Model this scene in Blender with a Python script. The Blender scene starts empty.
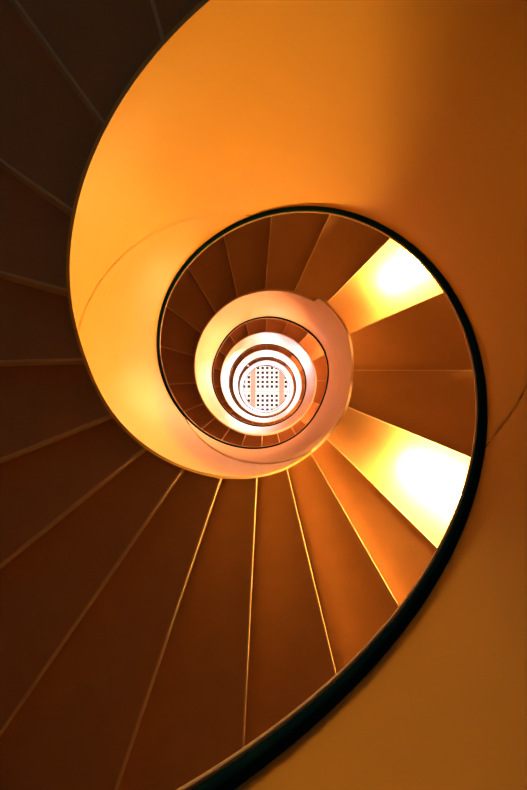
import bpy, bmesh, math, random
from math import sin, cos, radians, pi
random.seed(4)
sc = bpy.context.scene
COL = sc.collection

# ------------------------------------------------------------------ geometry of the stair
R = 0.62            # radius of the open well (m)
U = 0.304           # height unit (m)
EYE = 1.55          # camera height over the ground floor (m)
ROUT = 4.25         # outer wall radius, in R
A_END = 1565.0      # azimuth (deg) where the stair reaches the top landing

def smooth_table(pts, sig=7.0):
    def lin(a):
        if a <= pts[0][0]: return pts[0][1]
        for (x0, y0), (x1, y1) in zip(pts, pts[1:]):
            if a <= x1: return y0 + (y1 - y0) * (a - x0) / (x1 - x0)
        return pts[-1][1]
    def f(a):
        s = w = 0
        for i in range(-4, 5):
            g = math.exp(-0.5 * (i / 2) ** 2); s += g * lin(a + i * sig / 2); w += g
        return s / w
    return f
rail_fix = smooth_table([(60, 0), (105, .1), (145, 0), (264, .04), (285, .12), (300, .34), (324, .84), (340, .68), (350, .44),
                         (371, -.36), (387, -.46), (416, -.12), (447, -.24), (476, -.28), (508, .2), (540, -.05), (600, 0)])
foot_fix = smooth_table([(170, 0), (186, .05), (206, -.11), (222, -.12), (237, 0), (268, .2), (284, .36), (299, .63), (313, .76),
                         (331, .52), (350, .6), (358, .42), (380, -.29), (410, -.62), (420, -.62)], 5)

def top0(a):
    A = a / 360.0
    if A < -.25: return 4.529 + 11.245 * -.25 - 1.149 * .0625 - .15 * .015625 + 11.6 * (A + .25)
    return 4.529 + 11.245 * A - 1.149 * A * A + .15 * A ** 3
def rail_h(a):                                   # foot of the handrail
    return top0(min(a, A_END)) + rail_fix(a)
def foot0(a):
    return top0(a) - 4.05 - .22 * max(a, 0) / 360
def foot_h(a):                                   # lower edge of the balustrade
    a2 = min(a, A_END)
    return foot0(a2) + (foot_fix(a2) if a2 < 410 else 0)

def P(a, rho, h):
    return (rho * R * cos(radians(a)), -rho * R * sin(radians(a)), EYE + h * U)

# azimuth and sideways offset (in R) of every riser
KN = [(105.7, .025), (125.8, .012), (145.1, .029), (164.9, .03), (181.4, .09), (201.8, .077), (219.0, .053), (235.3, .046),
      (251.4, .037), (267.2, .034), (283.5, .01), (299.8, -.009), (315.4, -.07), (337.4, -.064), (359.8, -.043), (383.6, -.055),
      (405.0, 0), (425.2, .035), (445.3, .036), (462.5, .1), (482.0, .1), (503.0, .06), (523.5, .035), (543.0, .08)]
def riser(k):
    if 0 <= k < len(KN): return KN[k]
    if k >= len(KN):
        n = 0
        while k >= 23: k -= 19; n += 1
        return (KN[k][0] + 360 * n, KN[k][1])
    n = 0
    while k < 0: k += 19; n += 1
    return (KN[k][0] - 360 * n, KN[k][1])
LIFT = {8: .2, 9: .46, 10: .78, 11: .92, 12: .58, 13: .72, 14: .75, 15: .75, 16: .7, 17: .6, 18: .5, 19: .4, 20: .3, 21: .2, 22: .1}
def soffit_h(k):
    a, o = riser(k + 1)
    a += math.degrees(o / 1.02)
    return foot0(a) + .05 + LIFT.get(k, 0)
def on_riser(k, rho, h, shift=0.0):              # point on the line of riser k, shift in m towards the rising side
    a, o = riser(k)
    ar = radians(a); o = o * R + shift
    t = math.sqrt(max((rho * R) ** 2 - o * o, 0))
    x = t * cos(ar) - o * sin(ar); y = t * sin(ar) + o * cos(ar)
    return (x, -y, EYE + h * U)
def az_of(p): return math.degrees(math.atan2(-p[1], p[0]))

# ------------------------------------------------------------------ materials
def new_mat(name):
    m = bpy.data.materials.new(name); m.use_nodes = True
    nt = m.node_tree; b = nt.nodes['Principled BSDF']
    return m, nt, b
def paint(name, c1, c2, rough=.5, scale=6, stretch=(1, 1, 1), bump=.0, spec=.5, fine=0.0, metallic=0):
    m, nt, b = new_mat(name)
    tc = nt.nodes.new('ShaderNodeTexCoord'); mp = nt.nodes.new('ShaderNodeMapping'); mp.inputs['Scale'].default_value = stretch
    no = nt.nodes.new('ShaderNodeTexNoise'); no.inputs['Scale'].default_value = scale; no.inputs['Detail'].default_value = 6
    cr = nt.nodes.new('ShaderNodeValToRGB'); cr.color_ramp.elements[0].position = .3; cr.color_ramp.elements[1].position = .7
    cr.color_ramp.elements[0].color = (*c1, 1); cr.color_ramp.elements[1].color = (*c2, 1)
    L = nt.links.new
    L(tc.outputs['Object'], mp.inputs['Vector']); L(mp.outputs[0], no.inputs['Vector']); L(no.outputs['Fac'], cr.inputs[0])
    L(cr.outputs[0], b.inputs['Base Color'])
    b.inputs['Roughness'].default_value = rough; b.inputs['Metallic'].default_value = metallic
    b.inputs['Specular IOR Level'].default_value = spec
    if bump:
        n2 = nt.nodes.new('ShaderNodeTexNoise'); n2.inputs['Scale'].default_value = scale * 12; n2.inputs['Detail'].default_value = 3
        bp = nt.nodes.new('ShaderNodeBump'); bp.inputs['Strength'].default_value = bump; bp.inputs['Distance'].default_value = .002
        L(mp.outputs[0], n2.inputs['Vector']); L(n2.outputs['Fac'], bp.inputs['Height']); L(bp.outputs[0], b.inputs['Normal'])
    return m
def glow(name, col, strength):
    m, nt, b = new_mat(name)
    b.inputs['Base Color'].default_value = (.9, .9, .9, 1)
    b.inputs['Emission Color'].default_value = (*col, 1); b.inputs['Emission Strength'].default_value = strength
    return m

M_PANEL = paint('balustrade paint', (.64, .375, .07), (.67, .395, .08), .37, 3, bump=.15)
M_PANEL_TOPLIT = paint('balustrade paint with top light', (.72, .55, .36), (.76, .58, .39), .45, 3, bump=.15)  # paler copy for the upper turns, white light from above painted in
M_CLAD = paint('streaky cladding paint', (.72, .46, .34), (.84, .60, .47), .5, 5, (1, 1, 9), bump=.3)
M_TREAD = paint('tread darkened against bounce', (.09, .055, .037), (.11, .07, .045), .9, 30, spec=.1)  # unseen tread tops, darkened to cut bounce onto the undersides
M_STEP = paint('step underside', (.44, .235, .12), (.48, .255, .135), .7, 9, bump=.35, spec=.25)
M_RISER = paint('riser edge with painted light', (.66, .46, .28), (.70, .49, .30), .6, 12)  # paler than the undersides, painting in the light on the risers
M_RAIL = paint('black handrail', (.002, .018, .040), (.003, .022, .048), .8, 10, spec=.0)
M_RAIL_GLINT = paint('painted rail glint', (.70, .56, .46), (.76, .62, .5), .35, 10)  # pale tone painting the light along the rail nose
M_JOINT = paint('dark joint', (.10, .06, .03), (.13, .08, .04), .8, 20)
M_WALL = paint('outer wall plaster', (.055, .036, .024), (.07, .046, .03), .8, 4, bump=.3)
M_FLOOR = paint('ground floor', (.34, .36, .36), (.40, .42, .42), .6, 5)
M_CEIL = paint('ceiling plaster', (.8, .74, .7), (.85, .8, .76), .8, 4)
M_GRID = paint('white skylight grille', (.86, .82, .82), (.9, .86, .86), .5, 4)
M_BEAM = paint('pinkish brown beam', (.50, .28, .20), (.56, .32, .23), .6, 8)
M_METAL = paint('lamp mount', (.6, .55, .5), (.65, .6, .55), .4, 20)
M_TUBE = glow('warm lamp tube', (1.0, .54, .115), 1550)
M_TUBE_DIM = glow('dimmer warm lamp tube', (1.0, .54, .11), 1100)
M_TUBE_HIGH = glow('warm lamp tube of the upper turns', (1.0, .42, .14), 2300)
M_FILL_GLOBE = glow('added fill globe', (1.0, .84, .80), 700)
def glass_mat():
    m, nt, b = new_mat('dark skylight glass')
    b.inputs['Base Color'].default_value = (.02, .025, .04, 1); b.inputs['Roughness'].default_value = .15
    b.inputs['Transmission Weight'].default_value = .5
    return m
M_GLASS = glass_mat()

# ------------------------------------------------------------------ object helpers
def link(name, bm, mat, parent=None, smooth=False):
    me = bpy.data.meshes.new(name)
    bmesh.ops.recalc_face_normals(bm, faces=bm.faces)
    bm.to_mesh(me); bm.free()
    for p in me.polygons: p.use_smooth = smooth
    if smooth: me.set_sharp_from_angle(angle=radians(40))
    if not isinstance(mat, (list, tuple)): mat = [mat]
    for m in mat: me.materials.append(m)
    o = bpy.data.objects.new(name, me); COL.objects.link(o)
    if parent:
        o.parent = parent
        o.matrix_parent_inverse = parent.matrix_basis.inverted()
    return o
def thing(name, label, cat, loc=(0, 0, 0), group=None):
    o = bpy.data.objects.new(name, None); COL.objects.link(o); o.location = loc
    o.empty_display_size = .1
    o['label'] = label; o['category'] = cat
    if group: o['group'] = group
    return o
def structure(o): o['kind'] = 'structure'; return o
def loft(bm, rings, close_ring=True, caps=True, closed=False):
    vs = [[bm.verts.new(p) for p in r] for r in rings]
    n = len(vs[0])
    pairs = list(zip(vs, vs[1:])) + ([(vs[-1], vs[0])] if closed else [])
    for r0, r1 in pairs:
        for i in range(n if close_ring else n - 1):
            bm.faces.new((r0[i], r0[(i + 1) % n], r1[(i + 1) % n], r1[i]))
    if caps and not closed:
        bm.faces.new(vs[0][::-1]); bm.faces.new(vs[-1])
def box(bm, x0, x1, y0, y1, z0, z1):
    v = [bm.verts.new((x, y, z)) for z in (z0, z1) for y in (y0, y1) for x in (x0, x1)]
    for f in ((0, 2, 3, 1), (4, 5, 7, 6), (0, 1, 5, 4), (2, 6, 7, 3), (0, 4, 6, 2), (1, 3, 7, 5)):
        bm.faces.new([v[i] for i in f])

# ------------------------------------------------------------------ the staircase and its steps
SHELL = 1.02        # outer face of the balustrade sheet, in R
T_STEP = .30 / U
K0, K1 = -15, 77
while riser(K1)[0] > A_END: K1 -= 1
stair = thing('spiral_staircase', 'brown spiral staircase seen from below, wedge undersides winding up around the open well', 'staircase')
RAKE = .004
for k in range(K0, K1):
    z = soffit_h(k); zt = z + T_STEP; zn = soffit_h(k + 1)
    i0, o0, i1, o1 = SHELL + .002, ROUT - .005, None, None
    def arc(rho, h, s0, s1):
        p0 = on_riser(k, rho, h, s0); p1 = on_riser(k + 1, rho, h, s1)
        a0, a1 = az_of(p0), az_of(p1)
        while a1 < a0: a1 += 360
        return [P(a0 + (a1 - a0) * t / 6, rho, h) for t in range(7)]
    zf = max(z, -EYE / U)
    bm = bmesh.new()
    # section rings run from the low side to the high side; bottom to z_next leans by RAKE
    rings = []
    lo_i, lo_o = arc(i0, zf, RAKE, 0), arc(o0, zf, RAKE, 0)
    mi_i, mi_o = arc(i0, zn, RAKE, RAKE), arc(o0, zn, RAKE, RAKE)
    hi_i, hi_o = arc(i0, zt, RAKE, RAKE), arc(o0, zt, RAKE, RAKE)
    for t in range(7):
        rings.append([lo_i[t], lo_o[t], mi_o[t], hi_o[t], hi_i[t], mi_i[t]])
    loft(bm, rings)
    st = link('stair_step', bm, [M_STEP, M_TREAD], stair)
    for p in st.data.polygons:
        if p.normal.z > .9: p.material_index = 1
    # riser face, caught light painted in as a paler colour; thin line from below
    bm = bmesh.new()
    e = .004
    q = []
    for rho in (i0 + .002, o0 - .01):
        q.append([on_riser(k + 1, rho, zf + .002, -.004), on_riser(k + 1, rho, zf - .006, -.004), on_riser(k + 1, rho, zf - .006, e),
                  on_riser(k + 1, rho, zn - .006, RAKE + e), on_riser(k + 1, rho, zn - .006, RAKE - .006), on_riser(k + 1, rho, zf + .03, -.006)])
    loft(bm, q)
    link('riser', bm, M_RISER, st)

# ------------------------------------------------------------------ the balustrade
bal = thing('balustrade', 'smooth cream balustrade ribbon spiralling up around the open well under a black handrail', 'balustrade')
A0 = -205.0
A1 = A_END + 330
TS = [-155, -31, 92, 214, 376]
while TS[-1] < A1 - 150: TS.append(TS[-1] + 124)
DIAG = 86.0
def foot_c(a):
    return foot_h(a)
def sheet(aL, aR, mat, lab=None, r_in=1.0):
    # aL(v), aR(v): azimuth of the two diagonal ends at v (0 foot, 1 top)
    nv = 10
    n = int(max(aR(.5) - aL(.5), 10) / 2)
    def grid(rho):
        g = []
        for i in range(n + 1):
            row = []
            for j in range(nv + 1):
                v = j / nv; a = aL(v) + (aR(v) - aL(v)) * i / n
                row.append(P(a, rho, foot_c(a) * (1 - v) + rail_h(a) * v))
            g.append(row)
        return g
    bm = bmesh.new()
    gi, go = grid(r_in), grid(SHELL)
    rings = [gi[i] + go[i][::-1] for i in range(n + 1)]
    loft(bm, rings, caps=False)
    for ring in (0, n):
        pass
    o = link('balustrade_panel', bm, mat, bal, True)
    # end caps
    if lab: o['label'] = lab
    return o
GAP = .4
ends = [lambda v: A0] + [(lambda T: (lambda v: T + (1 - v) * DIAG))(T) for T in TS if T > A0] + [lambda v: A1]
for i in range(len(ends) - 1):
    eL, eR = ends[i], ends[i + 1]
    clad = (i == 4)
    sheet((lambda v, e=eL: e(v) + GAP / 2), (lambda v, e=eR: e(v) - GAP / 2), M_CLAD if clad else (M_PANEL if i < 4 else M_PANEL_TOPLIT),
          'rougher pinkish streaked balustrade panel with a notched lower edge' if clad else None, .994 if clad else 1.0)
for e in ends[1:-1]:
    bm = bmesh.new(); rings = []
    for j in range(25):
        v = .004 + .992 * j / 24; a = e(v); h = foot_c(a) * (1 - v) + rail_h(a) * v
        rings.append([P(a - .35, 1.006, h), P(a + .35, 1.006, h), P(a + .35, 1.016, h), P(a - .35, 1.016, h)])
    loft(bm, rings); link('joint', bm, M_JOINT, bal)
# handrail: rounded black section with a thin pale strip, light painted on its nose
def rail_section(a, r0, r1, h0, h1, bev):
    pts = []
    bh = bev * R / U
    for (cx, cy, s) in ((r0 + bev, h0 + bh, 180), (r1 - bev, h0 + bh, 270), (r1 - bev, h1 - bh, 0), (r0 + bev, h1 - bh, 90)):
        for t in (0, 45, 90):
            an = radians(s + t)
            pts.append(P(a, cx + bev * cos(an), cy + bh * sin(an)))
    return pts
bm = bmesh.new(); bm2 = bmesh.new(); r1, r2 = [], []
a = A0
while a <= A1:
    h = rail_h(a)
    r1.append(rail_section(a, .975, 1.09, h, h + .075, .008))
    r2.append(rail_section(a, .971, 1.094, h + .0755, h + .10, .004))
    a += 2
loft(bm, r1); loft(bm2, r2)
hr = link('handrail', bm, M_RAIL, bal, True); hr['label'] = 'black handrail along the top edge'
link('rail_glint', bm2, M_RAIL_GLINT, hr, True)

# ------------------------------------------------------------------ shell of the stairwell
H_LAND = foot0(A_END) + .2
Z_LAND = EYE + H_LAND * U
H_CEIL = 53.0
Z_CEIL = EYE + H_CEIL * U
def ring_wall(name, r0, r1, z0, z1, mat, a0=0, a1=360):
    bm = bmesh.new(); n = 96; rings = []
    full = a1 - a0 >= 360
    for i in range(n if full else n + 1):
        a = radians(a0 + (a1 - a0) * i / n)
        c, s = cos(a), -sin(a)
        rings.append([(r0 * c, r0 * s, z0), (r1 * c, r1 * s, z0), (r1 * c, r1 * s, z1), (r0 * c, r0 * s, z1)])
    loft(bm, rings, closed=full)
    return link(name, bm, mat, None, True)
RW = ROUT * R
FILL_GAP_A = (95, 185)  # unseen wall opening, added to let cool fill light in
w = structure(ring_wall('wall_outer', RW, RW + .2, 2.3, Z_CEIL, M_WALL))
w2 = structure(ring_wall('wall_fill_gap', RW, RW + .2, 0, 2.3, M_WALL, FILL_GAP_A[1], FILL_GAP_A[0] + 360))
for p in w2.data.polygons: p.use_smooth = False
for p in w.data.polygons: p.use_smooth = False
bm = bmesh.new(); bmesh.ops.create_circle(bm, cap_ends=True, segments=96, radius=60)
ex = bmesh.ops.extrude_face_region(bm, geom=bm.faces[:])
for v in [g for g in ex['geom'] if isinstance(g, bmesh.types.BMVert)]: v.co.z -= .2
structure(link('floor', bm, M_FLOOR))
# top landing: annular slab, level, closing the stair
ld = ring_wall('floor_landing', (SHELL + .002) * R, RW - .004, Z_LAND, Z_LAND + .25, M_STEP, A_END + 6, A_END + 300)
structure(ld)
for p in ld.data.polygons: p.use_smooth = False
# ceiling with the opening of the skylight
HO = .86           # half side of the square opening (m)
bm = bmesh.new()
q = RW + .2
for (x0, x1, y0, y1) in ((-q, q, -q, -HO), (-q, q, HO, q), (-q, -HO, -HO, HO), (HO, q, -HO, HO)):
    box(bm, x0, x1, y0, y1, Z_CEIL, Z_CEIL + .25)
structure(link('ceiling', bm, M_CEIL))

# ------------------------------------------------------------------ skylight: white grille, two beams, dark glass
CELL = .1525
PXM = 490 / (H_CEIL * U)
camx, camy = .083 * R, .332 * R
gx = camx + (267.3 - 267.64) / PXM      # world x under the middle column of panes
gy = camy + (391.2 - 395.61) / PXM      # world y of the solid cross bar
win = structure(bpy.data.objects.new('window_1', None)); COL.objects.link(win)
win.location = (0, 0, Z_CEIL)
bm = bmesh.new()
zb0, zb1 = Z_CEIL + .003, Z_CEIL + .05
BAR = .066
for i in range(-7, 8):                  # bars between the panes, running in y
    x = gx + (i + .5) * CELL
    if abs(x) < HO - .02: box(bm, x - BAR / 2, x + BAR / 2, -HO, HO, zb0, zb1)
for j in range(-8, 9):
    y = gy + (j + .5) * CELL
    if abs(y) < HO - .02: box(bm, -HO, HO, y - BAR / 2, y + BAR / 2, zb0 + .001, zb1 - .001)
link('grille', bm, M_GRID, win)
bm = bmesh.new(); box(bm, -HO, HO, gy - CELL / 2, gy + CELL / 2, zb0 - .012, zb1); link('cross_bar', bm, M_GRID, win)
bm = bmesh.new(); box(bm, -HO, HO, gy - .010, gy + .010, zb0 - .018, zb0 - .013); link('trim_strip', bm, M_BEAM, win)
for s in (-1, 1):
    x = gx + s * 3.06 * CELL
    bm = bmesh.new(); box(bm, x - .075, x + .075, -HO, HO, zb0 - .06, zb0 - .002); link('beam', bm, M_BEAM, win)
bm = bmesh.new(); box(bm, -HO, HO, -HO, HO, zb1 + .01, zb1 + .022); link('glass_pane', bm, M_GLASS, win)

SPOT_W = 300
# ------------------------------------------------------------------ lamps under the soffits
NAMES = {12: 'lower right', 15: 'upper right'}
TURN = ['outermost turn', 'second turn', 'third turn', 'fourth turn']
def ceiling_lamp(k, label):
    (a0, f0), (a1, f1) = riser(k), riser(k + 1)
    am = (a0 + a1) / 2; h = soffit_h(k)
    z = EYE + h * U
    ar = radians(am)
    d = (cos(ar), -sin(ar)); n = (sin(ar), cos(ar))
    def pt(r, s, zz): return (d[0] * r + n[0] * s, d[1] * r + n[1] * s, zz)
    r0, r1 = 1.86 * R, 3.0 * R
    t = thing('ceiling_light', label, 'lamp', pt((r0 + r1) / 2, 0, z), 'tube lamps under the stair')
    bm = bmesh.new()
    loft(bm, [[pt(r, -.028, z - .001), pt(r, .028, z - .001), pt(r, .022, z - .016), pt(r, -.022, z - .016)] for r in (r0 + .03, r1 - .03)])
    link('mount', bm, M_METAL, t)
    bm = bmesh.new(); rings = []
    prof = [(r0, .002), (r0 + .004, .013), (r0 + .012, .019)] + [(r0 + .015 + (r1 - r0 - .03) * i / 8, .020) for i in range(9)] + [(r1 - .012, .019), (r1 - .004, .013), (r1, .002)]
    for r, q in prof:
        rings.append([pt(r, q * cos(2 * pi * i / 16), z - .070 + q * sin(2 * pi * i / 16)) for i in range(16)])
    loft(bm, rings); link('tube', bm, M_TUBE if k == 12 else M_TUBE_DIM if k == 15 else M_TUBE_HIGH, t, True)
    for r in (r0 + .05, r1 - .05):
        bm = bmesh.new()
        loft(bm, [[pt(r + e, .023 * cos(2 * pi * i / 16), z - .070 + .023 * sin(2 * pi * i / 16)) for i in range(16)] for e in (-.006, .006)])
        loft(bm, [[pt(r + x, y, zz) for x, y in ((-.006, -.006), (.006, -.006), (.006, .006), (-.006, .006))] for zz in (z - .06, z - .01)])
        link('clip', bm, M_METAL, t)
for turn in range(4):
    for k in (12, 15):
        kk = k + 19 * turn
        if kk + 1 < K1:
            ceiling_lamp(kk, f'glowing tube lamp under the {NAMES[k]} step of the {TURN[turn]}, behind the handrail')

# unseen globe lamps added on the landing wall to brighten the grille
for am in (20, 140, 260):
    ar = radians(am); x, y = cos(ar), -sin(ar); z = Z_LAND + 1.5; n = (-y, x)
    t = thing('added_wall_light', 'added, unseen globe lamp on the wall of the top landing', 'lamp', (x * (RW - .01), y * (RW - .01), z), 'added globe lamps of the top landing')
    bm = bmesh.new(); bmesh.ops.create_uvsphere(bm, u_segments=20, v_segments=12, radius=.11)
    for v in bm.verts: v.co.x += x * (RW - .2); v.co.y += y * (RW - .2); v.co.z += z
    link('globe', bm, M_FILL_GLOBE, t, True)
    bm = bmesh.new()
    loft(bm, [[(x * r + n[0] * .05 * cos(2 * pi * q / 12), y * r + n[1] * .05 * cos(2 * pi * q / 12), z + .05 * sin(2 * pi * q / 12)) for q in range(12)] for r in (RW - .012, RW - .1)])
    link('bracket', bm, M_METAL, t)
# unseen spots added around the skylight to whiten the upper balustrade turns
for i in range(6):
    am = 15 + 60 * i
    ar = radians(am); x, y = 1.45 * R * cos(ar), -1.45 * R * sin(ar)
    x *= max(1, 1.12 * HO / max(abs(x), abs(y))); y *= max(1, 1.12 * HO / max(abs(x), abs(y)))
    t = thing('fill_light', 'added, unseen round downlight in the ceiling beside the skylight', 'lamp', (x, y, Z_CEIL), 'added fill lights around the skylight')
    bm = bmesh.new()
    prof = [(.07, .0), (.07, -.02), (.055, -.02), (.05, -.004), (.05, 0)]
    loft(bm, [[(x + q * cos(2 * pi * n / 24), y + q * sin(2 * pi * n / 24), Z_CEIL + zz - .001) for q, zz in prof] for n in range(24)], closed=True)
    link('trim_ring', bm, M_METAL, t, True)
    ld = bpy.data.lights.new('fill_spot', 'SPOT'); ld.energy = SPOT_W; ld.color = (.88, .84, 1); ld.spot_size = radians(100); ld.spot_blend = .6; ld.shadow_soft_size = .04
    lo = bpy.data.objects.new('fill_spot', ld); COL.objects.link(lo); lo.parent = t; lo.location = (0, 0, -.03)

# ------------------------------------------------------------------ world, camera, view
wd = bpy.data.worlds.new('night'); sc.world = wd; wd.use_nodes = True
bg = wd.node_tree.nodes['Background']; bg.inputs[0].default_value = (.02, .26, .36, 1); bg.inputs[1].default_value = .6
cam = bpy.data.cameras.new('camera'); co = bpy.data.objects.new('camera', cam); COL.objects.link(co)
co.location = (camx, camy, EYE); co.rotation_euler = (pi, 0, 0)
cam.sensor_width = 36; cam.sensor_fit = 'AUTO'; cam.lens = 490 / 790 * 36
cam.shift_x = -(267.64 - 263.5) / 790; cam.shift_y = (395.61 - 395) / 790
cam.clip_start = .02; cam.clip_end = 100
sc.camera = co
vs = sc.view_settings
vs.view_transform = 'Standard'; vs.look = 'None'; vs.gamma = 1; vs.use_curve_mapping = False; vs.exposure = 0
